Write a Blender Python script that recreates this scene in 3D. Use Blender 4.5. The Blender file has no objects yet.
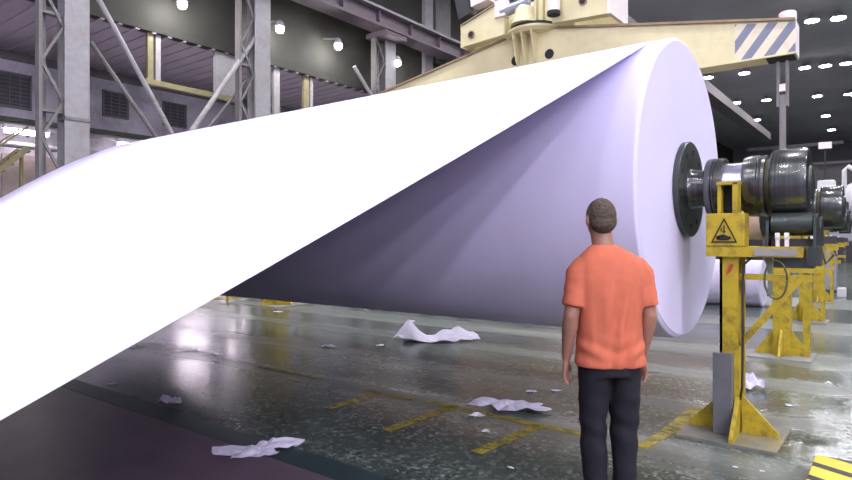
import bpy, bmesh, math, random
from mathutils import Vector, Matrix, noise, Quaternion
random.seed(7)
C = bpy.context.scene.collection
S = bpy.context.scene
R = math.radians

# ------------------------------------------------------------------ camera frame
F = 614.0                       # focal length in pixels of the 852 x 480 picture
HC = 1.55                       # eye height
YAW = math.atan2(0.6108, 0.7918)
CA, SA = 0.7918, 0.6108
def W(X, D):                    # lateral / forward distance from the viewer -> hall axes
    return (X * CA - D * SA, X * SA + D * CA)
def FL(px, py):                 # a floor point
    D = F * HC / (py - 240.0)
    return W((px - 426.0) / F * D, D)

# ------------------------------------------------------------------ materials
def nd(nt, t, **kw):
    n = nt.nodes.new(t)
    for k, v in kw.items():
        if k in n.inputs: n.inputs[k].default_value = v
        else: setattr(n, k, v)
    return n
def ramp(nt, fac, stops, interp='LINEAR'):
    r = nt.nodes.new('ShaderNodeValToRGB'); cr = r.color_ramp; cr.interpolation = interp
    while len(cr.elements) > 1: cr.elements.remove(cr.elements[-1])
    for i, (p, c) in enumerate(stops):
        e = cr.elements[0] if i == 0 else cr.elements.new(p)
        e.position = p; e.color = (c[0], c[1], c[2], 1) if not isinstance(c, float) else (c, c, c, 1)
    nt.links.new(fac, r.inputs[0]); return r.outputs[0]
def mixc(nt, f, a, b, mode='MIX'):
    m = nt.nodes.new('ShaderNodeMix'); m.data_type = 'RGBA'; m.blend_type = mode
    for sock, v in ((m.inputs[0], f), (m.inputs[6], a), (m.inputs[7], b)):
        if hasattr(v, 'is_linked'): nt.links.new(v, sock)
        elif isinstance(v, (int, float)): sock.default_value = v
        else: sock.default_value = (v[0], v[1], v[2], 1)
    return m.outputs[2]
def mth(nt, op, a, b=None):
    m = nt.nodes.new('ShaderNodeMath'); m.operation = op
    for i, v in enumerate((a, b)):
        if v is None: continue
        if hasattr(v, 'is_linked'): nt.links.new(v, m.inputs[i])
        else: m.inputs[i].default_value = v
    return m.outputs[0]
def base(name):
    m = bpy.data.materials.new(name); m.use_nodes = True
    nt = m.node_tree; b = nt.nodes['Principled BSDF']
    return m, nt, b
def coords(nt, kind='Object'):
    return nt.nodes.new('ShaderNodeTexCoord').outputs[kind]
def mat(name, col, rough=.6, metal=0.0, var=.18, scale=6.0, bump=0.0, dirt=None, dirt_amt=.5, spec=.5, dscale=3.0):
    m, nt, b = base(name)
    co = coords(nt)
    n = nd(nt, 'ShaderNodeTexNoise', Scale=scale, Detail=5.0, Roughness=.6); nt.links.new(co, n.inputs['Vector'])
    lo = [c * (1 - var) for c in col]; hi = [min(1, c * (1 + var)) for c in col]
    c = ramp(nt, n.outputs[0], [(.3, lo), (.7, hi)])
    if dirt:
        d = nd(nt, 'ShaderNodeTexNoise', Scale=dscale, Detail=6.0, Roughness=.7); nt.links.new(co, d.inputs['Vector'])
        f = ramp(nt, d.outputs[0], [(.48, 0.0), (.68, dirt_amt)])
        c = mixc(nt, f, c, dirt)
    nt.links.new(c, b.inputs['Base Color'])
    b.inputs['Roughness'].default_value = rough; b.inputs['Metallic'].default_value = metal
    b.inputs['Specular IOR Level'].default_value = spec
    if bump:
        bp = nd(nt, 'ShaderNodeBump', Strength=bump, Distance=.02); nt.links.new(n.outputs[0], bp.inputs['Height'])
        nt.links.new(bp.outputs[0], b.inputs['Normal'])
    return m
def emis(name, col, strength):
    m = bpy.data.materials.new(name); m.use_nodes = True; nt = m.node_tree
    nt.nodes.clear(); o = nt.nodes.new('ShaderNodeOutputMaterial'); e = nt.nodes.new('ShaderNodeEmission')
    e.inputs[0].default_value = (*col, 1); e.inputs[1].default_value = strength
    nt.links.new(e.outputs[0], o.inputs[0]); return m

LAMP = 300.0
M = {}
M['yellow'] = mat('yellow_paint', (.5, .375, .025), .45, var=.12, dirt=(.13, .09, .03), dirt_amt=.75, dscale=7)
M['cream'] = mat('cream_paint', (.72, .66, .39), .45, var=.06, dirt=(.4, .34, .2), dirt_amt=.3, dscale=1.5)
M['cream_edge'] = mat('worn_brown_edge', (.3, .22, .13), .6, var=.2)
M['pale_cap'] = mat('pale_cap_paint', (.8, .74, .72), .5, var=.06)
M['black'] = mat('black_paint', (.012, .012, .012), .5)
M['dark_hole'] = mat('dark_opening', (.015, .015, .018), .8)
M['steel_pale'] = mat('pale_grey_paint', (.33, .32, .335), .55, var=.08, dirt=(.25, .2, .16), dirt_amt=.5, dscale=2.5)
M['steel_mid'] = mat('grey_steel_paint', (.2, .19, .19), .6, var=.15, dirt=(.1, .08, .06), dirt_amt=.5)
M['olive'] = mat('olive_steel_paint', (.25, .22, .11), .6, var=.15)
M['girder'] = mat('purple_grey_girder', (.11, .085, .105), .6, var=.12, dirt=(.09, .07, .07), dirt_amt=.5, dscale=1.2)
M['rail'] = mat('pale_rail', (.22, .2, .22), .5, var=.1)
M['wall'] = mat('lavender_plaster', (.66, .62, .7), .85, var=.15, scale=.8, dirt=(.2, .18, .2), dirt_amt=.6, dscale=.9)
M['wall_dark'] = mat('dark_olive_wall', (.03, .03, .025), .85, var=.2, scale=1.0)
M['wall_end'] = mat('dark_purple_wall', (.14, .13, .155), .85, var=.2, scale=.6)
M['ceiling'] = mat('dark_ceiling', (.42, .4, .45), .9, var=.1, scale=.4)
M['grille'] = mat('dark_louvre', (.08, .08, .1), .6)
M['beige'] = mat('pinkish_beige_panel', (.45, .36, .33), .8, var=.1)
M['green_dark'] = mat('dark_green_paint', (.07, .09, .06), .7)
M['guard'] = mat('grey_guard_plate', (.2, .21, .22), .45, metal=.3, var=.15, dirt=(.1, .1, .1))
M['pink_core'] = mat('pinkish_beige_core', (.72, .5, .36), .7, var=.05)
M['galv'] = mat('galvanised_steel', (.5, .53, .58), .35, metal=.8, var=.15)
M['white_paint'] = mat('white_machine_paint', (.75, .75, .78), .5, var=.05)
M['grey_cab'] = mat('grey_cabinet_paint', (.3, .31, .35), .5, var=.06)
M['base_dusty'] = mat('dusty_base_plate', (.2, .2, .17), .6, var=.2, dirt=(.4, .32, .06), dirt_amt=.7, dscale=4)
M['cable'] = mat('dark_cable_rubber', (.03, .03, .035), .6)
M['hose'] = mat('olive_hose_rubber', (.1, .095, .04), .5)
M['red'] = mat('red_paint', (.5, .06, .05), .5)
M['concrete'] = mat('pale_concrete', (.27, .265, .25), .6, var=.15, scale=4)
M['machine_dark'] = mat('dark_machine_steel', (.035, .033, .038), .6, var=.2)
M['machine_mid'] = mat('brown_grey_machine_steel', (.13, .11, .11), .6, var=.15)
M['lamp'] = emis('lamp_glow', (.95, .93, 1.0), LAMP)
M['lamp_aisle'] = emis('aisle_lamp_glow', (1.0, .96, .95), 330.0)
M['tube_dim'] = emis('tube_glow_dim', (1.0, .9, 1.0), 26.0)
M['tube'] = emis('tube_glow', (1.0, .88, 1.0), 55.0)
M['lamp_fill'] = emis('fill_lamp_glow', (.84, .79, 1.0), 1000.0)
M['lamp_body'] = mat('lamp_housing', (.25, .25, .27), .5)

def steel_mat():
    m, nt, b = base('machined_dark_steel'); co = coords(nt)
    mp = nd(nt, 'ShaderNodeMapping'); mp.inputs['Scale'].default_value = (45, .5, .5); nt.links.new(co, mp.inputs[0])
    n = nd(nt, 'ShaderNodeTexNoise', Scale=1.0, Detail=2.0); nt.links.new(mp.outputs[0], n.inputs['Vector'])
    c = ramp(nt, n.outputs[0], [(.3, (.07, .078, .072)), (.7, (.17, .175, .172))])
    nt.links.new(c, b.inputs['Base Color']); b.inputs['Metallic'].default_value = .85
    r = ramp(nt, n.outputs[0], [(.3, .2), (.7, .27)]); nt.links.new(r, b.inputs['Roughness'])
    return m
M['steel'] = steel_mat()
M['steel_dark'] = mat('dark_oiled_steel', (.075, .09, .08), .3, metal=.65, var=.3, scale=3)
M['steel_bright'] = mat('bright_shaft_steel', (.55, .55, .66), .25, metal=.9, var=.1)

def paper_mat(name, streak):
    m, nt, b = base(name); co = coords(nt)
    mp = nd(nt, 'ShaderNodeMapping'); mp.inputs['Scale'].default_value = streak; nt.links.new(co, mp.inputs[0])
    n = nd(nt, 'ShaderNodeTexNoise', Scale=1.0, Detail=2.0); nt.links.new(mp.outputs[0], n.inputs['Vector'])
    c = ramp(nt, n.outputs[0], [(.3, (.70, .665, .875)), (.7, (.73, .695, .90))])
    nt.links.new(c, b.inputs['Base Color']); b.inputs['Roughness'].default_value = .75
    b.inputs['Specular IOR Level'].default_value = .25
    return m
M['paper'] = paper_mat('white_paper', (3.0, .3, .3))
M['paper_edge'] = paper_mat('wound_paper_edge', (.5, 1.2, 1.2))
M['scrap'] = mat('crumpled_paper', (.74, .71, .84), .8, var=.05, scale=14, bump=.15)

def floor_mat():
    m, nt, b = base('polished_terrazzo'); co = coords(nt)
    # stone chips
    v = nd(nt, 'ShaderNodeTexVoronoi', Scale=26.0); nt.links.new(co, v.inputs['Vector'])
    n = nd(nt, 'ShaderNodeTexNoise', Scale=30.0, Detail=4.0, Roughness=.7); nt.links.new(co, n.inputs['Vector'])
    chip = ramp(nt, v.outputs['Color'], [(.25, (.03, .04, .033)), (.55, (.08, .112, .088)), (.85, (.34, .42, .35))])
    chips = mixc(nt, ramp(nt, n.outputs[0], [(.42, 0.0), (.6, 1.0)]), (.045, .06, .048), chip)
    big = nd(nt, 'ShaderNodeTexNoise', Scale=.55, Detail=5.0, Roughness=.6); nt.links.new(co, big.inputs['Vector'])
    dust = ramp(nt, big.outputs[0], [(.4, 0.0), (.75, .4)])
    col = mixc(nt, dust, chips, (.165, .215, .172))
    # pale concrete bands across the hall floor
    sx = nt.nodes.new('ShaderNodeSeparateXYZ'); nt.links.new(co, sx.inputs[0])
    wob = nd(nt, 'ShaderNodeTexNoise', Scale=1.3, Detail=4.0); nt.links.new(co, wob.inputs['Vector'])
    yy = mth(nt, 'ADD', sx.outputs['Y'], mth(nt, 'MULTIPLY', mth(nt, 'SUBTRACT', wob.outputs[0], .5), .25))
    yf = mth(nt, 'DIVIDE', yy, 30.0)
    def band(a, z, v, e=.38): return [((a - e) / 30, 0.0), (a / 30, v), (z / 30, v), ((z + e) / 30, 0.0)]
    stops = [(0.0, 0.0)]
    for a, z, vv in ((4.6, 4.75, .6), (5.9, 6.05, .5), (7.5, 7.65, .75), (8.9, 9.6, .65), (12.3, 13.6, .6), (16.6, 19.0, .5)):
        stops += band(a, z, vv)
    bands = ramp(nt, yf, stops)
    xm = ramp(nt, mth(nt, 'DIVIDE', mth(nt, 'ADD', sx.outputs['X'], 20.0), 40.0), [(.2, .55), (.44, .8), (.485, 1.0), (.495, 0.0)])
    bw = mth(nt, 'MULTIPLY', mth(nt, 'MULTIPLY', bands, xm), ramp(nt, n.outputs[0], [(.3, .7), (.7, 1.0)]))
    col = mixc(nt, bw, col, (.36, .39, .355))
    # grime streaks along the bands
    mp = nd(nt, 'ShaderNodeMapping'); mp.inputs['Scale'].default_value = (.25, 2.2, 1); nt.links.new(co, mp.inputs[0])
    st = nd(nt, 'ShaderNodeTexNoise', Scale=1.0, Detail=5.0, Roughness=.65); nt.links.new(mp.outputs[0], st.inputs['Vector'])
    col = mixc(nt, ramp(nt, st.outputs[0], [(.36, .6), (.62, 0.0)]), col, (.045, .06, .048))
    nt.links.new(col, b.inputs['Base Color'])
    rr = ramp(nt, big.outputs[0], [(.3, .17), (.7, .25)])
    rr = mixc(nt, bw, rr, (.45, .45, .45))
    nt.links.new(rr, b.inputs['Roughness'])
    b.inputs['Specular IOR Level'].default_value = .5
    bp = nd(nt, 'ShaderNodeBump', Strength=.02, Distance=.01); nt.links.new(st.outputs[0], bp.inputs['Height'])
    nt.links.new(bp.outputs[0], b.inputs['Normal'])
    return m
M['floor'] = floor_mat()
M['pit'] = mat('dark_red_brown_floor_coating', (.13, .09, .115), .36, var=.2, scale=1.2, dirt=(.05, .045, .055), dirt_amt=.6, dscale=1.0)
M['pit_edge'] = mat('dark_green_floor_paint', (.025, .05, .05), .4, var=.25, scale=3)

def worn_paint(name, col):
    m, nt, b = base(name); co = coords(nt)
    n = nd(nt, 'ShaderNodeTexNoise', Scale=7.0, Detail=6.0, Roughness=.75); nt.links.new(co, n.inputs['Vector'])
    a = ramp(nt, n.outputs[0], [(.38, 0.1), (.58, .9)])
    nt.links.new(a, b.inputs['Alpha']); b.inputs['Base Color'].default_value = (*col, 1); b.inputs['Roughness'].default_value = .5
    return m
M['marking'] = worn_paint('worn_yellow_floor_paint', (.42, .34, .05))

def stripes(name, ca, cb, dirv, period, duty=.5, wear=.15):
    m, nt, b = base(name); co = coords(nt)
    dp = nt.nodes.new('ShaderNodeVectorMath'); dp.operation = 'DOT_PRODUCT'; nt.links.new(co, dp.inputs[0]); dp.inputs[1].default_value = dirv
    f = mth(nt, 'GREATER_THAN', mth(nt, 'FRACT', mth(nt, 'DIVIDE', mth(nt, 'ADD', dp.outputs['Value'], 50.0), period)), duty)
    n = nd(nt, 'ShaderNodeTexNoise', Scale=9.0, Detail=5.0); nt.links.new(co, n.inputs['Vector'])
    c = mixc(nt, f, ca, cb)
    c = mixc(nt, ramp(nt, n.outputs[0], [(.5, 0.0), (.8, wear * 2)]), c, (.3, .28, .25))
    nt.links.new(c, b.inputs['Base Color']); b.inputs['Roughness'].default_value = .5
    return m
M['hazard_beam'] = stripes('grey_cream_hazard_paint', (.76, .70, .52), (.2, .22, .3), (1, 0, -.75), .34, .52)
M['hazard_block'] = stripes('yellow_black_hazard_paint', (.74, .6, .04), (.02, .022, .03), (.45, 1, .6), .27, .68)

def corrugated(name, col, axis, period):
    m, nt, b = base(name); co = coords(nt)
    sx = nt.nodes.new('ShaderNodeSeparateXYZ'); nt.links.new(co, sx.inputs[0])
    n = nd(nt, 'ShaderNodeTexNoise', Scale=.7, Detail=4.0); nt.links.new(co, n.inputs['Vector'])
    c = ramp(nt, n.outputs[0], [(.3, [k * .85 for k in col]), (.7, [k * 1.15 for k in col])])
    nt.links.new(c, b.inputs['Base Color']); b.inputs['Roughness'].default_value = .65
    return m
M['soffit'] = corrugated('purple_grey_deck', (.5, .42, .5), 'Y', .5)

# ------------------------------------------------------------------ mesh builder
class MB:
    def __init__(s): s.bm = bmesh.new()
    def box(s, lo, hi, mtx=None, bev=0.0):
        lo, hi = Vector(lo), Vector(hi)
        r = bmesh.ops.create_cube(s.bm, size=1.0)
        vs = r['verts']
        T = Matrix.Translation((lo + hi) / 2) @ Matrix.Diagonal((*(hi - lo), 1))
        bmesh.ops.transform(s.bm, matrix=(mtx @ T) if mtx else T, verts=vs)
        if bev:
            es = {e for v in vs for e in v.link_edges}
            bmesh.ops.bevel(s.bm, geom=list(es), offset=bev, segments=2, affect='EDGES', profile=.5)
        return s
    def bar(s, p0, p1, w, h, up=(0, 0, 1)):
        p0, p1 = Vector(p0), Vector(p1); d = (p1 - p0); L = d.length; d.normalize()
        u = Vector(up)
        if abs(d.dot(u)) > .98: u = Vector((1, 0, 0))
        side = d.cross(u).normalized(); u = side.cross(d).normalized()
        m = Matrix((side, d, u)).transposed().to_4x4(); m.translation = (p0 + p1) / 2
        return s.box((-w / 2, -L / 2, -h / 2), (w / 2, L / 2, h / 2), m)
    def lathe(s, prof, axis='x', c=(0, 0, 0), n=48, caps=True):
        # prof: list of (position along axis, radius)
        rings = []
        c = Vector(c)
        for t, r in prof:
            ring = []
            for k in range(n):
                a = 2 * math.pi * k / n; q = (r * math.cos(a), r * math.sin(a))
                v = {'x': (t, q[0], q[1]), 'y': (q[1], t, q[0]), 'z': (q[0], q[1], t)}[axis]
                ring.append(s.bm.verts.new(c + Vector(v)))
            rings.append(ring)
        for a, b in zip(rings, rings[1:]):
            for k in range(n):
                s.bm.faces.new((a[k], a[(k + 1) % n], b[(k + 1) % n], b[k]))
        if caps:
            s.bm.faces.new(rings[0][::-1]); s.bm.faces.new(rings[-1])
        return s
    def tube(s, pts, rad, n=12, caps=True, squash=None):
        pts = [Vector(p) for p in pts]
        rads = rad if isinstance(rad, (list, tuple)) else [rad] * len(pts)
        rings = []; prev = None
        for i, p in enumerate(pts):
            d = (pts[min(i + 1, len(pts) - 1)] - pts[max(i - 1, 0)]).normalized()
            if prev is None:
                u = Vector((0, 1, 0)) if abs(d.y) < .9 else Vector((1, 0, 0))
            else: u = prev
            side = d.cross(u).normalized(); u = side.cross(d).normalized(); prev = u
            rr = rads[i]
            a_, b_ = (rr if isinstance(rr, tuple) else (rr, rr))
            rings.append([s.bm.verts.new(p + side * a_ * math.cos(2 * math.pi * k / n) + u * b_ * math.sin(2 * math.pi * k / n)) for k in range(n)])
        for a, b in zip(rings, rings[1:]):
            for k in range(n): s.bm.faces.new((a[k], a[(k + 1) % n], b[(k + 1) % n], b[k]))
        if caps: s.bm.faces.new(rings[0][::-1]); s.bm.faces.new(rings[-1])
        return s
    def ball(s, c, r, seg=20, rot=None):
        rr = r if isinstance(r, (tuple, list)) else (r, r, r)
        T = Matrix.Translation(c) @ (rot or Matrix.Identity(4)) @ Matrix.Diagonal((*rr, 1))
        bmesh.ops.create_uvsphere(s.bm, u_segments=seg, v_segments=seg // 2 + 2, radius=1.0, matrix=T); return s
    def prism(s, poly, a, b, plane='xz'):
        # polygon in a plane, extruded between a and b along the remaining axis
        def P(u, v, w):
            return {'xz': (u, w, v), 'yz': (w, u, v), 'xy': (u, v, w)}[plane]
        A = [s.bm.verts.new(P(u, v, a)) for u, v in poly]; B = [s.bm.verts.new(P(u, v, b)) for u, v in poly]
        n = len(poly)
        s.bm.faces.new(A); s.bm.faces.new(B[::-1])
        for k in range(n): s.bm.faces.new((A[k], B[k], B[(k + 1) % n], A[(k + 1) % n]))
        return s
    def build(s, name, m, parent=None, smooth=False, loc=None):
        bmesh.ops.recalc_face_normals(s.bm, faces=s.bm.faces)
        me = bpy.data.meshes.new(name); s.bm.to_mesh(me); s.bm.free()
        if smooth:
            for p in me.polygons: p.use_smooth = True
        o = bpy.data.objects.new(name, me); C.objects.link(o)
        if m: me.materials.append(M[m] if isinstance(m, str) else m)
        if parent: o.parent = parent
        if loc: o.location = loc
        if smooth == 'auto':
            es = o.modifiers.new('edges', 'EDGE_SPLIT'); es.split_angle = R(35)
        return o
def tag(o, label, cat, group=None, kind=None):
    if label: o['label'] = label
    if cat: o['category'] = cat
    if group: o['group'] = group
    if kind: o['kind'] = kind
    return o
def thing(name, label, cat, loc=(0, 0, 0), rz=0.0, group=None, kind=None):
    o = bpy.data.objects.new(name, None); C.objects.link(o); o.location = loc; o.rotation_euler = (0, 0, rz)
    o.empty_display_size = .1
    return tag(o, label, cat, group, kind)
def kids(o): return [c for c in bpy.data.objects if c.parent == o]
def copy_tree(o, parent=None):
    c = o.copy(); C.objects.link(c)
    if parent: c.parent = parent
    for ch in kids(o):
        copy_tree(ch, c)
    return c
def struct(o): o['kind'] = 'structure'; return o

# ------------------------------------------------------------------ hall shell
XW, ZS, ZC = -22.9, 7.75, 13.55
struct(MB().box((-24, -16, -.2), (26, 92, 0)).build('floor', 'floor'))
struct(MB().box((-24, -16, ZC), (26, 92, ZC + .2)).build('ceiling', 'ceiling'))
struct(MB().box((XW - .3, -16, 0), (XW, 92, ZS)).build('wall_left', 'wall'))
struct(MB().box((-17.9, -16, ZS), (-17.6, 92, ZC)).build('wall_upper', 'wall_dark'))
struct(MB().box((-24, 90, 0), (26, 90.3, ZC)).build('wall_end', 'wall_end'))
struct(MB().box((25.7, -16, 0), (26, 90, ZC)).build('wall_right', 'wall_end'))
so = MB().box((XW - .3, -16, ZS), (-17.6, 92, ZS + .15))
struct(so.build('ceiling_aisle', 'soffit'))
rb = MB()
y = 2.0
while y < 40:
    rb.box((XW, y, ZS - .035), (-17.62, y + .12, ZS)); y += .5
struct(rb.build('trim_deck_ribs', 'soffit'))
struct(MB().box((-17.85, 9.35, 6.2), (-17.7, 12.6, 6.36)).build('trim_ledge', 'olive'))
for y, w_, m_, z0 in ((9.5, .17, 'olive', 6.36), (9.74, .16, 'steel_pale', 6.36), (12.1, .8, 'steel_pale', 6.36), (14.2, .26, 'steel_pale', 0), (15.6, .24, 'olive', 0), (15.85, .14, 'steel_pale', 0)):
    struct(MB().box((-17.85, y - w_ / 2, z0), (-17.72, y + w_ / 2, ZS)).build('trim_post', m_))
struct(MB().box((-17.6, 22.5, ZS), (-17.4, 23.1, ZC)).build('trim_upper_post', 'steel_pale'))
struct(MB().box((-17.6, 23.4, 10.0), (-17.45, 24.6, ZC)).build('trim_upper_panel', 'steel_mid'))
struct(MB().box((XW, 2, ZS - .35), (XW + .1, 45, ZS - .07)).build('trim_cornice', 'steel_mid'))
# machine-pit cover in the foreground, level with the hall floor
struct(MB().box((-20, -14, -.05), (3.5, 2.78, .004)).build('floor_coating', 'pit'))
struct(MB().box((-20, 2.78, -.05), (3.5, 3.02, .006)).build('trim_floor_edge', 'pit_edge'))
# door, panels, windows on the left wall
struct(MB().box((XW, 7.3, 0), (XW + .06, 9.0, 4.35)).build('wall_panel', 'beige'))
struct(MB().box((XW, 5.5, 3.4), (XW + .07, 7.0, 4.1)).build('wall_dark_panel', 'green_dark'))
for i, (y0, y1, z0, z1) in enumerate(((6.6, 8.15, 5.85, 7.0), (10.45, 11.4, 6.05, 7.0), (12.75, 13.75, 6.05, 7.0), (16.6, 17.6, 6.05, 7.0))):
    w = MB(); x = XW + .08
    w.box((XW, y0, z0), (x, y0 + .06, z1)).box((XW, y1 - .06, z0), (x, y1, z1)).box((XW, y0, z0), (x, y1, z0 + .06)).box((XW, y0, z1 - .06), (x, y1, z1))
    fr = struct(w.build('window_%d' % (i + 1), 'steel_mid'))
    MB().box((XW, y0 + .06, z0 + .06), (XW + .02, y1 - .06, z1 - .06)).build('pane', 'grille', fr)
    g = MB(); z = z0 + .14
    while z < z1 - .08:
        g.box((XW + .02, y0 + .06, z), (XW + .05, y1 - .06, z + .025)); z += .13
    k = y0 + .3
    while k < y1 - .1:
        g.box((XW + .02, k, z0 + .06), (XW + .06, k + .03, z1 - .06)); k += .3
    g.build('louvre', 'steel_mid', fr)
# pilasters along the aisle wall
for i, (y, w, m_) in enumerate(((9.35, .25, 'steel_mid'), (18.5, .28, 'steel_pale'), (20.1, .3, 'olive'), (23.4, .3, 'steel_mid'), (29.7, .5, 'steel_pale'))):
    struct(MB().box((XW, y - w / 2, 0), (XW + .35, y + w / 2, ZS)).build('trim_pilaster', m_))
struct(MB().box((XW + .1, 3, 5.3), (XW + .8, 16, 5.42)).build('trim_walkway', 'green_dark'))
# overhead girder running the length of the hall
g = MB()
g.box((-9.15, 14, 9.75), (-8.35, 57, 10.3))
cb_ = MB(); cb_.box((-10, 56.6, 8.9), (-3.4, 57.0, 9.15)); struct(cb_.build('beam_far', 'machine_dark'))
struct(g.build('beam', 'machine_mid'))

# crane runway girder and laced columns on the aisle side
g = thing('runway_girder', 'purple-grey steel crane runway girder along the aisle column tops', 'girder', (-16.5, 0, 9.95), kind='structure')
MB().box((-.12, -2, .1), (.12, 48, .68)).build('web_plate', 'girder', g)
MB().box((-.4, -2, 0), (.4, 48, .1)).build('bottom_flange', 'girder', g)
MB().box((-.4, -2, .68), (.4, 48, .78)).build('top_flange', 'rail', g)
MB().box((-.06, -2, .78), (.06, 48, .92)).build('crane_rail', 'rail', g)
for y in range(0, 48, 2):
    MB().box((.12, y, .1), (.32, y + .04, .68)).build('stiffener', 'girder', g)

COLS = [7.0, 12.8, 19.25, 25.3]
def column(y, label):
    o = thing('column', label, 'column', (-16.9, y, 0), group='laced steel columns of the aisle', kind='structure')
    b = MB()
    b.box((-.22, -.3, 0), (-.17, .3, 9.9)).box((.17, -.3, 0), (.22, .3, 9.9)).box((-.17, -.05, 0), (.17, .05, 9.9))
    b.build('main_chord', 'steel_pale', o)
    MB().box((-.2, -.3, 4.6), (.25, .32, 4.68)).build('collar', 'steel_mid', o)
    MB().box((-.12, -.85, 0), (.12, -.77, 9.9)).box((-.16, -.77, 0), (-.12, -.6, 9.9)).build('rear_chord', 'steel_mid', o)
    z = .3; k = 0
    while z < 9.4:
        ya, yb = (-.8, -.28) if k % 2 == 0 else (-.28, -.8)
        MB().bar((.1, ya, z), (.1, yb, z + .95), .06, .07).build('lacing_bar', 'steel_mid', o)
        z += .95; k += 1
    for z in (2.4, 4.75, 7.2): MB().box((-.1, -.8, z), (.1, -.28, z + .08)).build('batten', 'steel_mid', o)
    MB().box((-.35, -.9, 9.75), (.75, .4, 9.95)).build('cap_plate', 'girder', o)
    return o
column(COLS[0], 'pale grey laced steel column, the leftmost, beside the fluorescent lamp')
column(COLS[1], 'pale grey laced steel column under the start of the purple runway girder')
column(COLS[2], 'pale grey laced steel column right of the pair of bright aisle lamps')
column(COLS[3], 'grey laced steel column half hidden behind the yellow crane beam')
def brace(label, p0, p1, r, m_, cat='brace'):
    o = MB().tube([p0, p1], r, 10).build('diagonal_brace', m_, smooth='auto')
    return tag(o, label, cat, 'diagonal steel braces between the columns', 'structure')
brace('long pale steel tube brace slanting down from the leftmost column', (-16.7, 7.5, 7.95), (-16.7, 12.45, .1), .07, 'steel_pale')
brace('long pale steel tube brace slanting down from the second column', (-16.85, 12.6, 8.2), (-16.85, 7.55, .75), .08, 'steel_pale')
brace('thin dark brace slanting behind the pale tube near the leftmost column', (-17.3, 7.6, 6.9), (-17.3, 11.0, 2.6), .06, 'steel_mid')
brace('thin dark brace slanting behind the pale tube near the second column', (-17.3, 12.6, 6.9), (-17.3, 9.2, 2.6), .05, 'steel_mid')
brace('short pale brace low beside the third column', (-16.8, 17.2, 8.3), (-16.8, 19.0, 6.6), .07, 'steel_pale')

# ------------------------------------------------------------------ aisle lamps, tube lamps, pipes, stair
AL = ['bright round lamp at top left between the two nearest columns', 'bright round lamp just right of the second column',
      'bright round lamp midway between second and third columns', 'bright round lamp beside the third column near the girder']
for i, y in enumerate((9.95, 13.55, 16.3, 19.75)):
    z = (8.5, 8.75, 8.85, 9.0)[i]
    t = thing('aisle_lamp', AL[i], 'lamp', (-16.75, y, z), group='bright lamps along the aisle')
    MB().ball((0, 0, 0), .135, 16).build('bulb', 'lamp_aisle', t, True)
    MB().lathe([(.08, .17), (.2, .13), (.3, .06)], 'z', n=20).build('lamp_shade', 'lamp_body', t, True)
    MB().bar((0, 0, .28), (-.85, 0, .45), .05, .05).build('bracket', 'steel_mid', t)
for i, (x, y) in enumerate(((9.5, -7.0), (14.0, -3.5), (16.5, -12.5), (23.0, -7.0))):  # unseen lamps added as low fill light for the roll's dark side
    t = thing('fill_lamp', 'added unseen fill lamp on the right-hand side of the hall, beyond the picture', 'lamp', (x, y, 8.9), group='added fill lamps along the right-hand side')
    MB().ball((0, 0, 0), .26, 16).build('bulb', 'lamp_fill', t, True)
    MB().lathe([(.12, .27), (.3, .2), (.45, .08)], 'z', n=20).build('lamp_shade', 'lamp_body', t, True)
    MB().tube([(0, 0, .4), (0, 0, ZC - 8.9)], .02, 8).build('drop_rod', 'steel_mid', t)
TL = ['glowing fluorescent tube lamp at far left below the louvred window', 'glowing fluorescent tube lamp just above the paper sheet, right of the leftmost column']
TL += ['glowing tube lamp low on the aisle wall, seen as pinkish glow in the floor'] * 3
for i, (y0, y1) in enumerate(((7.1, 8.3), (10.6, 11.8), (12.9, 14.1), (14.9, 16.1), (16.7, 17.9))):
    t = thing('fluorescent_lamp', TL[i], 'lamp', (XW + .95, y0, 4.95 if i < 2 else 2.9), group='tube lamps on the aisle wall')
    MB().box((-.12, -.05, .08), (.12, y1 - y0 + .05, .2)).build('housing', 'white_paint', t)
    for x in (-.06, .06):
        MB().tube([(x, 0, 0), (x, y1 - y0, 0)], .06, 12).build('tube', 'tube' if i > 1 else 'tube_dim', t, True)
    for yb in (.3, .9): MB().box((-.95, yb, .0), (-.12, yb + .05, .05)).build('bracket', 'steel_mid', t)
    MB().box((-.14, .28, .0), (-.1, .98, .1)).build('bracket_bar', 'steel_mid', t)
for z, lab, r in ((5.22, 'pale pipe running along the aisle wall above the tube lamps', .09), (4.62, 'pale pipe running along the aisle wall below the tube lamps', .1)):
    o = MB().tube([(XW + .7, 3, z - .05), (XW + .7, 16, z - .05)], r, 12).build('wall_pipe', 'steel_pale', smooth='auto')
    tag(o, lab, 'pipe', 'pipes on the aisle wall')
st = thing('steel_stair', 'yellowish steel stair rising at far left under the tube lamp', 'stair', (XW + 1.2, 5.2, 0))
for x, nm in ((0, 'stringer'), (.7, 'stringer')):
    MB().bar((x, 0, 2.2), (x, 2.2, 4.35), .06, .16).build('stringer', 'olive', st)
    MB().bar((x, 0, 3.0), (x, 2.2, 5.0), .05, .05).build('handrail', 'olive', st)
for k in range(10):
    MB().box((0, .1 + k * .22, 2.3 + k * .215), (.7, .3 + k * .22, 2.33 + k * .215)).build('tread', 'steel_mid', st)
for yy in (0.05, 2.1): MB().box((.3, yy, 0), (.4, yy + .08, 2.3 + yy * .95)).build('support_post', 'olive', st)

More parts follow.
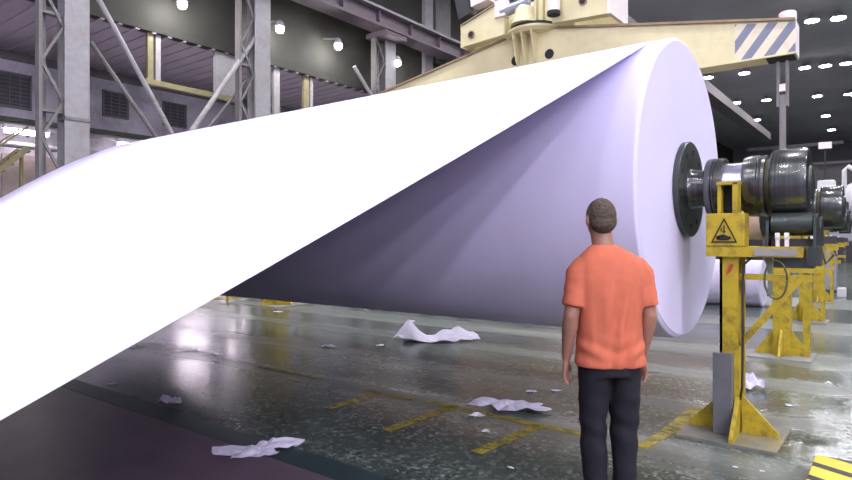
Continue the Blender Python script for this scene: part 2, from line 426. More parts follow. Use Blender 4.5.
# ------------------------------------------------------------------ high-bay lamps
def lamp_proto(loc, label):
    t = thing('ceiling_lamp', label, 'lamp', loc, group='round high-bay lamps on the dark ceiling')
    MB().lathe([(0.02, .36), (.12, .34), (.28, .14), (.34, .1)], 'z', n=24).build('housing', 'lamp_body', t, True)
    MB().lathe([(0.0, .32), (.02, .32)], 'z', n=24).build('lens', 'lamp', t)
    return t
seen = [(-4.75, 38.2, 'ceiling lamp half hidden behind the crane beam tip, nearest row'), (-3.7, 38.4, 'ceiling lamp right of the crane beam tip, left of two'),
        (-2.55, 38.8, 'ceiling lamp right of the crane beam tip, at the right picture edge'),
        (-10.9, 47.3, 'second row of ceiling lamps, first one beside the roll'), (-8.6, 47.6, 'second row of ceiling lamps, second from the roll, under the crane beam'),
        (-5.1, 48.6, 'second row of ceiling lamps, just right of the hanging hook'), (-3.96, 48.9, 'second row of ceiling lamps, second right of the hook'), (-2.8, 49.1, 'second row of ceiling lamps, at the right picture edge'),
        (-11, 57.4, 'third row of ceiling lamps, first one beside the slanting girder'), (-8.8, 57.9, 'third row of ceiling lamps, just left of the hook'), (-5.3, 58.8, 'third row of ceiling lamps, right of the hook'), (-3.2, 59.6, 'third row of ceiling lamps, at the right picture edge'),
        (-11, 66.8, 'fourth row of ceiling lamps, left of the hook'), (-5.5, 68.6, 'fourth row of ceiling lamps, right of the hook'), (-5.7, 77.7, 'farthest row of ceiling lamps, above the far right machine')]
first = None
for x, y, lab in seen:
    l = lab
    if first is None: first = lamp_proto((x, y, ZC - .36), l)
    else:
        o = copy_tree(first); o.location = (x, y, ZC - .36); o['label'] = l
OUT = [(x, y) for y in (-9.0, -1.5, 8.5, 18.5, 28.5) for x in (-12.5, -8.7, -5.2, 0.5, 5.5, 10.5, 15.5, 20.5)]
OUT += [(x, 38.5) for x in (-8.7, 5.5, 10.5, 15.5)] + [(x, 50) for x in (5.5, 13)] + [(x, 64) for x in (5.5, 13)]
for x, y in OUT:
    o = copy_tree(first); o.location = (x, y, ZC - .36); o['label'] = 'round white high-bay lamp of the ceiling rows beyond the top of the picture'

# ------------------------------------------------------------------ the paper roll, its spool and the loose sheet
RX0, RX1, RY, RZ, RR = -1.48, -10.75, 5.64, 1.99, 1.29
roll = thing('paper_roll', 'huge white paper roll with round end face on the dark steel spool', 'paper roll', (RX0, RY, RZ))
L = RX1 - RX0
MB().lathe([(L, .4), (L, RR), (-.03, RR), (-.02, RR - .004)], 'x', n=160, caps=False).build('wound_body', 'paper', roll, 'auto')
MB().lathe([(-.02, RR - .004), (-.012, RR - .012), (-.003, RR - .03), (-.006, RR - .034)], 'x', n=160, caps=False).build('edge_layers', 'paper', roll, 'auto')
MB().lathe([(-.006, RR - .034), (0, RR - .036), (.004, .8), (0, .38)], 'x', n=160, caps=False).build('end_face', 'paper_edge', roll, 'auto')
th = math.atan(.4356)
def web():
    bm = bmesh.new(); n = 60; rows = []
    pts = []
    for k in range(8):             # wraps the last few degrees of the roll, then leaves along the tangent
        a = th * k / 7
        pts.append((RY - (RR + .004) * math.sin(a), RZ + (RR + .004) * math.cos(a)))
    y0, z0 = pts[-1]
    for k in range(1, n + 1):
        s = 6.95 * k / n
        sag = -.035 * math.sin(math.pi * k / n)
        pts.append((y0 - s, z0 - s * .4356 + sag))
    for (y, z) in pts:
        s_ = max(0.0, y0 - y); f_ = .085 * s_ * s_ if s_ < 2.2 else .411 + .374 * (s_ - 2.2)
        rows.append([bm.verts.new((x, y, max(.02, z - f_ * max(0.0, (-5 - x) / 6.0) ** 2))) for x in (-1.625, -3.5, -5, -6.5, -8, -9.3, RX1)])
    for a, b in zip(rows, rows[1:]):
        for k in range(6): bm.faces.new((a[k], a[k + 1], b[k + 1], b[k]))
    me = bpy.data.meshes.new('paper_sheet'); bm.to_mesh(me); bm.free()
    for p in me.polygons: p.use_smooth = True
    o = bpy.data.objects.new('paper_sheet', me); C.objects.link(o); me.materials.append(M['paper'])
    sd = o.modifiers.new('t', 'SOLIDIFY'); sd.thickness = .003; sd.offset = 0
    return tag(o, 'wide white paper sheet running down from the big roll to the left foreground', 'paper sheet')
web()

def spool(loc, label, core, group):
    t = thing('reel_spool', label, 'spool', loc, group=group)      # origin on the axis, x along it
    def part(nm, prof, m_, n=64): return MB().lathe(prof, 'x', n=n).build(nm, m_, t, 'auto')
    fl = part('flange', [(-1.482, .40), (-1.475, .414), (-1.435, .414), (-1.428, .405)], 'steel_dark', 72)
    for k in range(10):
        a = 2 * math.pi * k / 10 + .2
        MB().lathe([(-1.429, .024), (-1.422, .024)], 'x', (0, .32 * math.cos(a), .32 * math.sin(a)), 12).build('bolt_hole', 'dark_hole', fl)
    part('neck', [(-1.43, .18), (-1.4, .16), (-1.26, .155)], 'steel')
    part('inner_bearing', [(-1.29, .19), (-1.285, .245), (-1.27, .25), (-1.235, .25), (-1.23, .24), (-1.215, .24), (-1.21, .25), (-1.155, .245), (-1.15, .2)], 'steel')
    part('shaft', [(-1.17, .2), (-.98, .2)], 'steel_bright')
    part('outer_bearing', [(-1.01, .2), (-1.005, .24), (-.96, .25), (-.9, .25), (-.895, .243), (-.875, .243), (-.87, .25), (-.845, .245), (-.84, .2)], 'steel')
    part('coupling_ring', [(-.85, .215), (-.8, .215)], 'hose')
    part('drum', [(-.81, .2), (-.805, .272), (-.795, .282), (-.57, .282), (-.555, .272), (-.55, .16), (-.56, .15)], 'steel')
    part('drum_end', [(-.56, .15), (-.535, .13), (-.53, .08)], 'steel_dark')
    if core:
        part('core_shell', [(-9.2, .43), (-1.49, .43)], 'pink_core')
    return t
sp1 = spool((0, RY, RZ), 'dark machined steel spool end with flange sticking out of the big roll', False, 'steel reel spools on the stands')
sp1_loc = 0
sp2 = spool((-.03, 9.8, RZ), 'steel spool with pinkish core, on the second yellow stand', True, 'steel reel spools on the stands')
for y, lab in ((14.0, 'empty steel spool on the third yellow stand, behind the second spool'), (18.4, 'empty steel spool on the farthest yellow stand')):
    o = copy_tree(sp2); o.location = (-.21 if y < 16 else -.39, y, RZ); o['label'] = lab

o = thing('finished_paper_roll', 'smaller white paper roll lying on the floor beyond the yellow stands', 'paper roll', (-2.5, 17.0, 0))
MB().lathe([(-5.2, .1), (-5.2, .54), (-.02, .54), (0, .52), (0, .1)], 'x', (0, -.9, .54), 64, False).build('wound_body', 'paper', o, 'auto')
MB().lathe([(-.4, .1), (-.01, .1), (-.01, .07), (-.4, .07)], 'x', (0, -.9, .54), 32, False).build('core', 'pink_core', o, 'auto')

# ------------------------------------------------------------------ yellow stands
def gussets(t, hx, hy, h=.26, out=.24, off=0.0):
    for sgn in (-1, 1):
        MB().prism([(sgn * hx, .02), (sgn * (hx + out), .02), (sgn * (hx + out), .05), (sgn * hx, h + .02)], -.015, .015, 'xz').build('gusset', 'yellow', t)
        MB().prism([(sgn * hy, .02), (sgn * (hy + out), .02), (sgn * (hy + out), .05), (sgn * hy, h + .02)], off - .015, off + .015, 'yz').build('gusset', 'yellow', t)
def stand_main():
    t = thing('spool_stand', 'yellow steel stand with pinched-hand warning sign beside the man', 'stand', (-1.06, 5.4, 0), group='yellow spool stands')
    b = MB()                        # channel column, open to the right
    b.box((-.075, -.1, .02), (-.055, .1, 1.42)).box((-.075, -.1, .02), (.06, -.085, 1.42)).box((-.075, .085, .02), (.075, .1, 1.42)).box((.03, -.085, .02), (.045, .085, 1.42))
    b.build('post', 'yellow', t)
    MB().box((-.34, -.37, 0), (.36, .37, .021)).build('base_plate', 'base_dusty', t)
    gussets(t, .07, .1, .3, .26, .055)
    MB().box((-.115, -.16, .02), (.03, -.102, .66), bev=.006).build('guard_plate', 'guard', t)
    hb = MB().box((-.165, -.16, 1.5), (.115, .02, 1.76), bev=.008).build('head_block', 'yellow', t)
    tri = [(-.125, 1.53), (.065, 1.53), (-.03, 1.725)]; c = (-.03, 1.595)
    inn = [(c[0] + (u - c[0]) * .84, c[1] + (v - c[1]) * .84) for u, v in tri]
    s = MB()
    for k in range(3):
        j = (k + 1) % 3
        s.prism([tri[k], tri[j], inn[j], inn[k]], -.166, -.158, 'xz')
    s.build('warning_triangle', 'black', hb)
    s = MB()                        # a hand under a falling press
    s.prism([(-.082, 1.556), (-.06, 1.548), (.0, 1.548), (.022, 1.562), (.018, 1.575), (-.005, 1.582), (-.03, 1.594), (-.05, 1.592), (-.078, 1.58)], -.166, -.158, 'xz')
    for k in range(4): s.prism([(-.083 - .004 * (k % 2), 1.553 + k * .0075), (-.06, 1.553 + k * .0075), (-.06, 1.559 + k * .0075), (-.083 - .004 * (k % 2), 1.559 + k * .0075)], -.166, -.158, 'xz')
    s.prism([(-.034, 1.665), (-.026, 1.665), (-.026, 1.62), (-.016, 1.62), (-.03, 1.602), (-.044, 1.62), (-.034, 1.62)], -.166, -.158, 'xz')
    s.prism([(-.054, 1.63), (-.05, 1.65), (-.046, 1.63), (-.05, 1.61)], -.166, -.158, 'xz')
    s.build('warning_pictogram', 'black', hb)
    f = MB()                        # open-fronted stop post on the block
    f.box((-.085, -.13, 1.76), (-.06, 0, 2.0)).box((.025, -.14, 1.76), (.06, 0, 2.0)).box((-.06, -.03, 1.76), (.025, 0, 2.0)).box((-.09, -.14, 1.985), (.065, 0, 2.01))
    f.build('stop_post', 'yellow', t)
    MB().box((-.06, -.04, 1.765), (.025, -.031, 1.985)).build('stop_post_shade', 'dark_hole', t)  # near-black sheet paints the shade inside the open post
    MB().box((-.165, -.15, 1.42), (.5, .05, 1.5)).build('arm', 'yellow', t)
    MB().box((.18, -.158, 1.43), (.46, -.15, 1.485)).build('arm_cover', 'concrete', t)
    MB().box((-.04, .06, 1.42), (.12, .42, 1.5)).box((-.085, .1, 1.5), (.035, .38, 1.775)).build('saddle', 'yellow', t)
    MB().box((.045, -.07, 1.24), (.55, -.02, 1.285)).build('bracket', 'yellow', t)
    MB().bar((.06, -.05, .72), (.46, -.05, 1.25), .045, .05).build('brace', 'yellow', t)
    MB().box((.27, .02, 1.5), (.55, .46, 1.56)).build('drum_cradle', 'machine_dark', t)
    for yy in (.04, .44):
        MB().lathe([(.27, .06), (.275, .088), (.545, .088), (.55, .06)], 'x', (0, yy, 1.672), 28).build('support_roller', 'steel_dark', t, 'auto')
    for x in (.24, .552):
        MB().prism([(-.06, 1.5), (.54, 1.5), (.5, 1.7), (.42, 1.74), (.24, 1.62), (.06, 1.74), (-.02, 1.7)], x, x + .02, 'yz').build('cradle_plate', 'steel_dark', t)
    for x in (.33, .39):
        MB().lathe([(x - .014, .03), (x + .014, .03)], 'x', (0, -.1, 1.575), 20).box((x - .012, -.12, 1.5), (x + .012, -.08, 1.58)).build('roller_lug', 'pale_cap', t, 'auto')
    MB().box((.52, -.12, 1.36), (.6, .1, 1.5)).box((.3, -.1, 1.34), (.56, .05, 1.42)).build('clamp', 'steel_dark', t)
    cb = [(.16, -.1, 1.42), (.1, -.1, 1.36), (.09, -.1, 1.2), (.092, -.1, .8), (.088, -.1, .4), (.07, -.09, .3)]
    MB().tube(cb, .009, 8).build('cable', 'cable', t, True)
    ring = [(.32 + .075 * math.cos(a), -.12, 1.25 + .145 * math.sin(a)) for a in [2 * math.pi * k / 28 for k in range(29)]]
    MB().tube(ring, .008, 8).build('hose_loop', 'hose', t, True)
    MB().prism([(-.03, 1.27), (.0, 1.36), (.03, 1.36), (.005, 1.3)], -.106, -.1, 'xz').build('tag_mark', 'red', t)
    return t
stand_main()
def stand_plain(loc, label):
    t = thing('spool_stand', label, 'stand', loc, group='yellow spool stands')
    MB().box((-.1, -.1, .02), (.1, .1, 1.42), bev=.006).build('post', 'yellow', t)
    MB().box((-.36, -.36, 0), (.36, .36, .02)).build('base_plate', 'concrete', t)
    gussets(t, .1, .1, .34, .22)
    MB().box((-.16, -.14, 1.5), (.12, .04, 1.72), bev=.008).build('head_block', 'yellow', t)
    MB().box((-.16, -.14, 1.42), (.62, .08, 1.5)).build('arm', 'yellow', t)
    MB().box((-.1, .1, 1.42), (.12, .56, 1.5)).box((.075, .24, 1.5), (.19, .5, 1.775)).build('saddle', 'yellow', t)
    MB().box((.1, -.06, 1.12), (.56, 0, 1.18)).build('bracket', 'yellow', t)
    MB().box((.24, .0, 0), (.31, .08, 1.42)).build('prop_leg', 'yellow', t)
    MB().box((.28, .1, 1.5), (.58, .5, 1.6)).build('drum_cradle', 'machine_dark', t)
    for x in (.33, .4):
        MB().box((x, -.13, 1.5), (x + .03, -.08, 1.64)).build('roller_lug', 'pale_cap', t)
    MB().tube([(.45, -.14, 1.42), (.5, -.16, 1.25), (.58, -.1, 1.36)], .016, 8).build('hose', 'cable', t, True)
    return t
p2 = stand_plain((-1.24, 9.4, 0), 'yellow steel stand behind the warning-sign stand, second from the front')
for x, y, lab in ((-1.42, 13.7, 'yellow steel stand third from the front, with flared foot'), (-1.6, 18.1, 'yellow steel stand farthest back at the right')):
    o = copy_tree(p2); o.location = (x, y, 0); o['label'] = lab
o = copy_tree(p2); o.location = (-11.8, 9.5, 0); o.scale = (1.55, 1.55, 1.0); o.rotation_euler = (0, 0, math.pi); o['label'] = 'yellow steel stand foot at left showing under the dark roll'
br = thing('barrier_rail', 'low yellow barrier rail left of the stand foot, beyond the sheet edge', 'barrier', (-13.4, 8.0, 0))
for y in (0, 1.2, 2.4): MB().box((-.03, y - .03, 0), (.03, y + .03, .24)).build('post', 'yellow', br)
MB().box((-.03, -.1, .17), (.03, 2.5, .24)).build('rail', 'yellow', br)
MB().box((-.02, -.1, .06), (.02, 2.5, .1)).build('rail', 'yellow', br)
o = MB().box((-.445, 3.85, 0), (.75, 4.84, .12), bev=.01).build('hazard_block', 'hazard_block')
tag(o, 'low yellow block with black hazard stripes in the bottom right corner', 'floor block')

# ------------------------------------------------------------------ crane lifting beam, load block, hook
BX, BY = -6.08, 11.64
lb = thing('lifting_beam', 'long cream crane lifting beam with striped tip above the roll', 'lifting beam', (BX, BY, 4.5))
h = 4.75
prof = [(-h, .08), (h, .08), (h, .58), (.6, 1.32), (-.6, 1.32), (-h, .58)]
MB().prism(prof, -.2, .2, 'xz').build('box_girder', 'cream', lb)
for s_ in (-1, 1):
    MB().bar((s_ * h, 0, .6), (s_ * .6, 0, 1.34), .5, .04).build('top_flange', 'cream_edge', lb)
MB().box((-h, -.22, .05), (h, .22, .08)).build('bottom_flange', 'cream', lb)
MB().prism([(h - .88, .08), (h + .005, .08), (h + .005, .56), (h - .88, .70)], -.206, -.2, 'xz').build('hazard_marking', 'hazard_beam', lb)
MB().box((h, -.2, .06), (h + .012, .2, .58)).build('end_plate', 'pale_cap', lb)
MB().lathe([(.5, .13), (.78, .13), (.8, .11)], 'z', (h - .13, 0, 0), 24).build('pin_cap', 'pale_cap', lb, 'auto')
MB().box((h - .42, -.17, .03), (h - .02, .17, .06)).build('hook_slot', 'dark_hole', lb)
MB().lathe([(1.32, .5), (1.38, .58), (1.42, .58), (1.44, .5)], 'z', n=48).build('turntable', 'cream', lb, 'auto')
MB().lathe([(1.44, .52), (1.5, .52)], 'z', n=48).build('turntable_bearing', 'machine_dark', lb, 'auto')
for x in (-.28, -.08, .14):
    MB().prism([(-.2, .6), (-.34, .8), (-.5, 1.34), (-.2, 1.34)], x, x + .03, 'yz').build('rib', 'cream', lb)
for x in (-.42, .36):
    MB().lathe([(-.21, .1), (-.2, .1)], 'y', (x + .07, 0, .84), 24).build('bolt_hole', 'dark_hole', lb)
for k in range(3):
    MB().box((2.55 + k * .07, -.204, .58), (2.6 + k * .07, -.2, .68)).build('worn_stencil_mark', 'cream_edge', lb)

lk = thing('load_block', 'cream crane load block with bolted ends above the lifting beam', 'crane block', (BX + .06, BY, 5.84))
MB().prism([(-1.6, -.04), (-.55, .02), (-.55, .74), (-1.6, .42)], -.45, -.25, 'xz').build('side_plate', 'cream', lk)
MB().prism([(.55, .02), (1.7, -.04), (1.7, .52), (.55, .85)], -.45, -.25, 'xz').build('side_plate', 'cream', lk)
MB().prism([(-1.6, -.04), (-.75, -.04), (-.7, .2), (.7, .2), (.75, -.04), (1.7, -.04), (1.7, .52), (.4, .85), (-.4, .85), (-1.6, .42)], .25, .45, 'xz').build('side_plate', 'cream', lk)
MB().box((1.68, -.46, -.05), (1.75, .46, .52)).build('end_plate', 'pale_cap', lk)
MB().box((-1.64, -.46, -.06), (-1.58, .46, .42)).build('end_plate', 'cream', lk)
MB().bar((-1.64, -.35, .43), (-.55, -.35, .76), .26, .03).build('top_flange', 'cream_edge', lk)
for x, z in ((-1.36, .18), (1.2, .3)):
    MB().lathe([(-.475, .085), (-.45, .085)], 'y', (x, 0, z), 20).build('boss', 'cream_edge', lk, 'auto')
    MB().lathe([(-.482, .06), (-.476, .06)], 'y', (x, 0, z), 20).build('bolt_hole', 'dark_hole', lk)
MB().tube([(-.62, -.4, .5), (.02, -.42, .58)], .11, 20).build('crosshead_pin', 'galv', lk, 'auto')
MB().ball((-.1, -.35, .42), (.2, .2, .2)).build('swivel', 'galv', lk, True)
MB().lathe([(-.03, .3), (.12, .24), (.3, .2)], 'z', (-.1, -.35, .18), 24).build('swivel_base', 'cream', lk, 'auto')
MB().lathe([(.12, .12), (.95, .13)], 'z', (.66, -.6, .05), 24).build('locking_cylinder', 'pale_cap', lk, 'auto')
MB().lathe([(.06, .13), (.13, .13)], 'z', (.66, -.6, .05), 24).build('cylinder_foot', 'dark_hole', lk, 'auto')
for x in (.15, .3): MB().box((x, -.42, .18), (x + .03, -.3, .85)).build('rib', 'cream', lk)
MB().box((-.75, -.5, .4), (-.5, -.3, .75)).build('pin_bracket', 'pale_cap', lk)
mo = thing('hoist_drive', 'dark box with pale red-marked cover on top of the load block', 'hoist drive', (BX - 1.35, BY - .3, 6.5))
MB().box((-.3, -.15, .0), (.02, .15, .75), Matrix.Rotation(R(-14), 4, 'Y')).build('housing', 'machine_dark', mo)
MB().box((.06, -.16, .12), (.5, .12, .7), Matrix.Rotation(R(-8), 4, 'Y')).build('cover', 'pale_cap', mo)
MB().box((.12, -.168, .45), (.42, -.16, .55), Matrix.Rotation(R(-8), 4, 'Y')).build('cover_stripe', 'red', mo)
for x in (-.9, -.6, .9, 1.2):
    o = MB().tube([(BX + x, BY, 6.5), (BX + x, BY, ZC - .1)], .02, 8).build('hoist_rope', 'machine_dark')
    tag(o, 'thin steel hoist rope rising from the cream load block', 'rope', 'hoist ropes of the load block')
hk = thing('crane_hook', 'steel crane hook with long straps hanging from the striped beam tip', 'hook', (BX + h - .2, BY, 0))
MB().box((-.085, -.05, 3.75), (-.045, .05, 4.5)).box((.045, -.05, 3.75), (.085, .05, 4.5)).build('strap', 'steel_mid', hk)
MB().box((-.045, -.06, 4.0), (.045, .06, 4.12)).build('link_pin', 'pale_cap', hk)
MB().box((-.045, -.04, 3.0), (.045, .04, 3.95), bev=.01).build('shank', 'steel_mid', hk)
arc = [(0, v, z) for v, z in ((0, 3.05), (0, 2.9), (.05, 2.72), (.16, 2.58), (.3, 2.52), (.44, 2.58), (.52, 2.72), (.53, 2.84))]
MB().tube(arc, [.06, .065, .075, .085, .09, .08, .06, .03], 14).build('hook_bend', 'galv', hk, True)
# second crane tackle far behind
for x, lab in ((-10.35, 'far hanging yellowish tackle just right of the roll, left of two'), (-9.65, 'far hanging yellowish tackle just right of the roll, right of two')):
    t = thing('hanging_tackle', lab, 'tackle', (x, 41.5, 5.8), group='far hanging tackles')
    MB().box((-.16, -.16, .2), (.16, .16, 2.6), bev=.03).build('frame', 'machine_mid', t)
    MB().box((-.17, -.17, .5), (-.03, -.16, 2.4)).build('side_plate', 'cream', t)
    MB().tube([(0, 0, .2), (0, 0, 0), (.12, 0, -.12), (.25, 0, 0)], .05, 10).build('hook', 'steel_mid', t, True)
    MB().tube([(0, 0, 2.6), (0, 0, ZC - 5.8)], .025, 8).build('rope', 'machine_dark', t)

# ------------------------------------------------------------------ machinery at the far right
pm = thing('paper_machine', 'long dark paper machine at the far end behind the spool', 'machine', (-7, 52, 0))
MB().box((-5.5, -1, 0), (5.6, 1, 2.2)).build('base_frame', 'machine_dark', pm)
MB().box((-5.5, -1.1, 4.0), (5.6, 1.1, 6.8)).build('hood', 'machine_dark', pm)
MB().box((-5.6, -1.2, 6.8), (5.0, 1.2, 7.0)).build('walkway', 'machine_dark', pm)
for k in range(7):
    x = -5.0 + k * 1.65
    MB().lathe([(-.9, .6), (-1.05, .6)], 'y', (x, 0, 3.0), 28).build('dryer_cylinder', 'machine_mid', pm, 'auto')
    MB().box((x + .7, -1.05, 0), (x + .85, -.9, 4.0)).build('post', 'machine_mid', pm)
sg = thing('pole_sign', 'small pale blank sign on a pole over the far machines at right', 'sign', (-4.0, 49.5, 0))
MB().box((-.38, -.03, 7.75), (.38, .03, 8.2)).build('panel', 'pale_cap', sg)
MB().tube([(0, .06, 0), (0, .06, 8.0)], .05, 8).build('pole', 'machine_dark', sg)
wm = thing('winder_machine', 'white and grey machine with bent pipe behind the second spool', 'machine', (-1.7, 25, 0))
MB().box((-.6, -.6, 1.5), (1.6, .6, 2.5), bev=.04).build('body', 'grey_cab', wm)
MB().box((-.5, -.65, 2.5), (.0, -.1, 3.55), bev=.04).build('control_box', 'white_paint', wm)
MB().ball((.55, -.3, 2.95), (.42, .4, .5)).build('fan_casing', 'white_paint', wm, True)
MB().tube([(.25, -.45, 3.0), (.25, -.45, 3.85), (.35, -.45, 3.98), (.9, -.45, 3.6), (1.3, -.45, 3.55), (1.5, -.45, 3.5)], .07, 12).build('bent_pipe', 'white_paint', wm, True)
MB().box((1.0, -.6, 2.5), (1.6, .2, 3.3), bev=.05).build('side_box', 'steel_pale', wm)
MB().box((-.6, -.6, 0), (-.3, .6, 1.5)).box((1.2, -.6, 0), (1.6, .6, 1.5)).build('leg_frame', 'grey_cab', wm)
gc = thing('grey_cabinet', 'grey electrical cabinet on the floor behind the yellow stands', 'cabinet', (-1.5, 22.3, 0))
MB().box((-.5, -.3, .05), (.0, .3, 1.6), bev=.015).build('body', 'grey_cab', gc)
MB().box((-.48, -.315, .1), (-.02, -.3, 1.55)).build('door', 'grey_cab', gc)
MB().box((-.08, -.33, .8), (-.05, -.315, .95)).build('handle', 'black', gc)
MB().box((-.52, -.32, 0), (.02, .32, .05)).build('plinth', 'machine_dark', gc)
wl = thing('machine_guard', 'pale grey low machine guard at the right picture edge', 'machine guard', (-.8, 24.0, 0))
MB().box((.0, -.1, .1), (2.6, .1, 1.4)).build('panel', 'grey_cab', wl); MB().box((0, -.12, 0), (.1, .12, 1.45)).box((2.5, -.12, 0), (2.6, .12, 1.45)).build('post', 'steel_mid', wl)
bx = MB().box((-1.35, 20.0, 0), (-1.15, 20.3, .25), bev=.02).build('small_box', 'white_paint')
tag(bx, 'small white box on the floor beside the grey cabinet', 'box')

# ------------------------------------------------------------------ floor markings
def strip(p, q, w):
    p, q = Vector((*p, .004)), Vector((*q, .004))
    return struct(MB().bar(p, q, w, .004).build('floor_marking', 'marking'))
for a, b_, w in (((386, 431), (456, 406), .1), ((427, 402), (540, 426), .1), ((476, 453), (540, 426), .1), ((540, 426), (590, 436), .08),
                 ((365, 390), (415, 400), .07), ((259, 367), (323, 379), .07), ((327, 409), (380, 393), .08), ((672, 432), (700, 408), .16), ((706, 440), (775, 447), .12),
                 ((640, 448), (672, 430), .1)):
    strip(FL(*a), FL(*b_), w)

# ------------------------------------------------------------------ torn paper on the floor
def scrap(px, py, w, d, label, peak=.03, lift=None, seed=0, rot=0.0, rough=.35, n=22, name='paper_scrap'):
    rng = random.Random(seed); bm = bmesh.new()
    ph = [rng.uniform(0, 6.28) for _ in range(6)]
    def rad(a): return 1 + rough * (.5 * math.sin(2 * a + ph[0]) + .35 * math.sin(3 * a + ph[1]) + .3 * math.sin(5 * a + ph[2]) + .15 * math.sin(9 * a + ph[3]))
    m = max(2, n // 3); rings = []
    cv = bm.verts.new((0, 0, 0)); grid = []
    for i in range(1, m + 1):
        ring = []
        for k in range(n):
            a = 2 * math.pi * k / n; r = i / m * rad(a) * .5
            ring.append(bm.verts.new((r * math.cos(a) * w, r * math.sin(a) * d, 0)))
        grid.append(ring)
    for k in range(n): bm.faces.new((cv, grid[0][k], grid[0][(k + 1) % n]))
    for a_, b_ in zip(grid, grid[1:]):
        for k in range(n): bm.faces.new((a_[k], b_[k], b_[(k + 1) % n], a_[(k + 1) % n]))
    for v in bm.verts:
        q = Vector((v.co.x * 5 / max(w, .3), v.co.y * 5 / max(w, .3), seed * 3.1))
        z = peak * max(0, abs(noise.noise(q)) * 1.6) + peak * .35 * abs(noise.noise(q * 3))
        if lift:
            for (lx, ly, lr, lh) in lift:
                dd = math.hypot((v.co.x / w - lx), (v.co.y / d - ly) * .6) / lr
                if dd < 1: z += lh * (1 - dd) ** 1.2
        v.co.z = z + .006
    bmesh.ops.recalc_face_normals(bm, faces=bm.faces)
    me = bpy.data.meshes.new(name); bm.to_mesh(me); bm.free()
    o = bpy.data.objects.new(name, me); C.objects.link(o); me.materials.append(M['scrap'])
    x, y = FL(px, py); o.location = (x, y, 0); o.rotation_euler = (0, 0, YAW + rot)
    sd = o.modifiers.new('t', 'SOLIDIFY'); sd.thickness = .002
    return tag(o, label, 'paper scrap', 'torn paper on the floor')
scrap(436, 340, 1.15, .75, 'large crumpled white paper with raised left corner on the floor below the roll', .05, [(-.36, -.05, .26, .32), (.3, .2, .4, .17)], 3, 0, .22, 36)
scrap(511, 409, .74, .32, 'flat torn paper sheet with pointed ends left of the man\'s knees', .05, [(-.05, 0, .5, .05)], 5, -.12, .3, 30)
scrap(258, 452, .44, .36, 'torn ragged white paper at the dark green floor edge', .035, [(.3, .1, .3, .03)], 8, .35, .7, 40)
scrap(171, 403, .2, .2, 'small crumpled white paper on the green strip at left', .05, [(-.3, .0, .3, .04)], 11, .1, .35, 22)
scrap(476, 417, .13, .1, 'small torn paper just left of the pointed sheet', .03, None, 13, .2, .4, 14)
scrap(486, 432, .06, .07, 'tiny paper bit below the small torn paper', .015, None, 14, .2, .4, 12)
scrap(531, 392, .1, .08, 'thin paper sliver beside the man\'s hanging left hand, the left one', .012, None, 15, -.6, .4, 12)
scrap(556, 391, .09, .08, 'thin paper sliver nearest the man\'s hanging left hand', .012, None, 16, .1, .4, 12)
scrap(511, 469, .05, .04, 'tiny paper bit left of the man\'s shins', .01, None, 17, -.3, .4, 12)
scrap(380, 346, .12, .14, 'tiny paper bit left of the large crumpled paper', .02, None, 18, .4, .4, 12)
scrap(328, 347, .26, .16, 'thin white paper strip on the floor in front of the roll', .02, None, 19, 0, .3, 14)
scrap(413, 322, .1, .16, 'small paper bit behind the large crumpled paper', .02, None, 20, 0, .3, 12)
scrap(186, 351, .3, .2, 'bright paper bit lying in the pinkish floor reflection, nearest the sheet edge', .02, None, 21, 0, .5, 16)
scrap(210, 354, .3, .12, 'thin paper strip in the pinkish floor reflection, right one', .02, None, 22, -.3, .5, 16)
scrap(134, 348, .16, .12, 'bright paper bit at the lower edge of the big sheet', .03, None, 23, 0, .3, 12)
scrap(112, 384, .12, .1, 'small grey-white paper bit at left above the green strip', .02, None, 24, 0, .3, 12)
scrap(753, 389, .2, .26, 'crumpled white paper on the floor behind the warning-sign stand', .09, [(0, .1, .5, .1)], 25, .9, .4, 22)
scrap(789, 406, .07, .04, 'tiny paper bit right of the warning-sign stand', .01, None, 26, 0, .3, 12)
scrap(735, 468, .04, .03, 'tiny white chip below the stand foot, left one', .008, None, 27, 0, .3, 10)
scrap(762, 472, .035, .03, 'tiny white chip below the stand foot, right one', .008, None, 28, 0, .3, 10)
scrap(713, 443, .04, .03, 'tiny white chip at the edge of the stand foot', .008, None, 29, 0, .3, 10)
scrap(278, 312, .25, .2, 'tiny paper bit in front of the far yellow stand foot', .01, None, 30, 0, .3, 10)
scrap(372, 309, .35, .3, 'tiny paper bit on the pale floor just below the roll', .01, None, 31, 0, .3, 10)

gl = M['scrap'].copy(); gl.name = 'shiny_film_scrap'; gl.node_tree.nodes['Principled BSDF'].inputs['Roughness'].default_value = .3
gl.node_tree.nodes['Principled BSDF'].inputs['Coat Weight'].default_value = .6
for o_ in list(C.objects):
    if o_.name.startswith('paper_scrap') and ('reflection' in o_['label'] or 'lower edge of the big' in o_['label'] or 'grey-white' in o_['label']):
        o_.data.materials[0] = gl; o_.scale = (1, 1, .3)
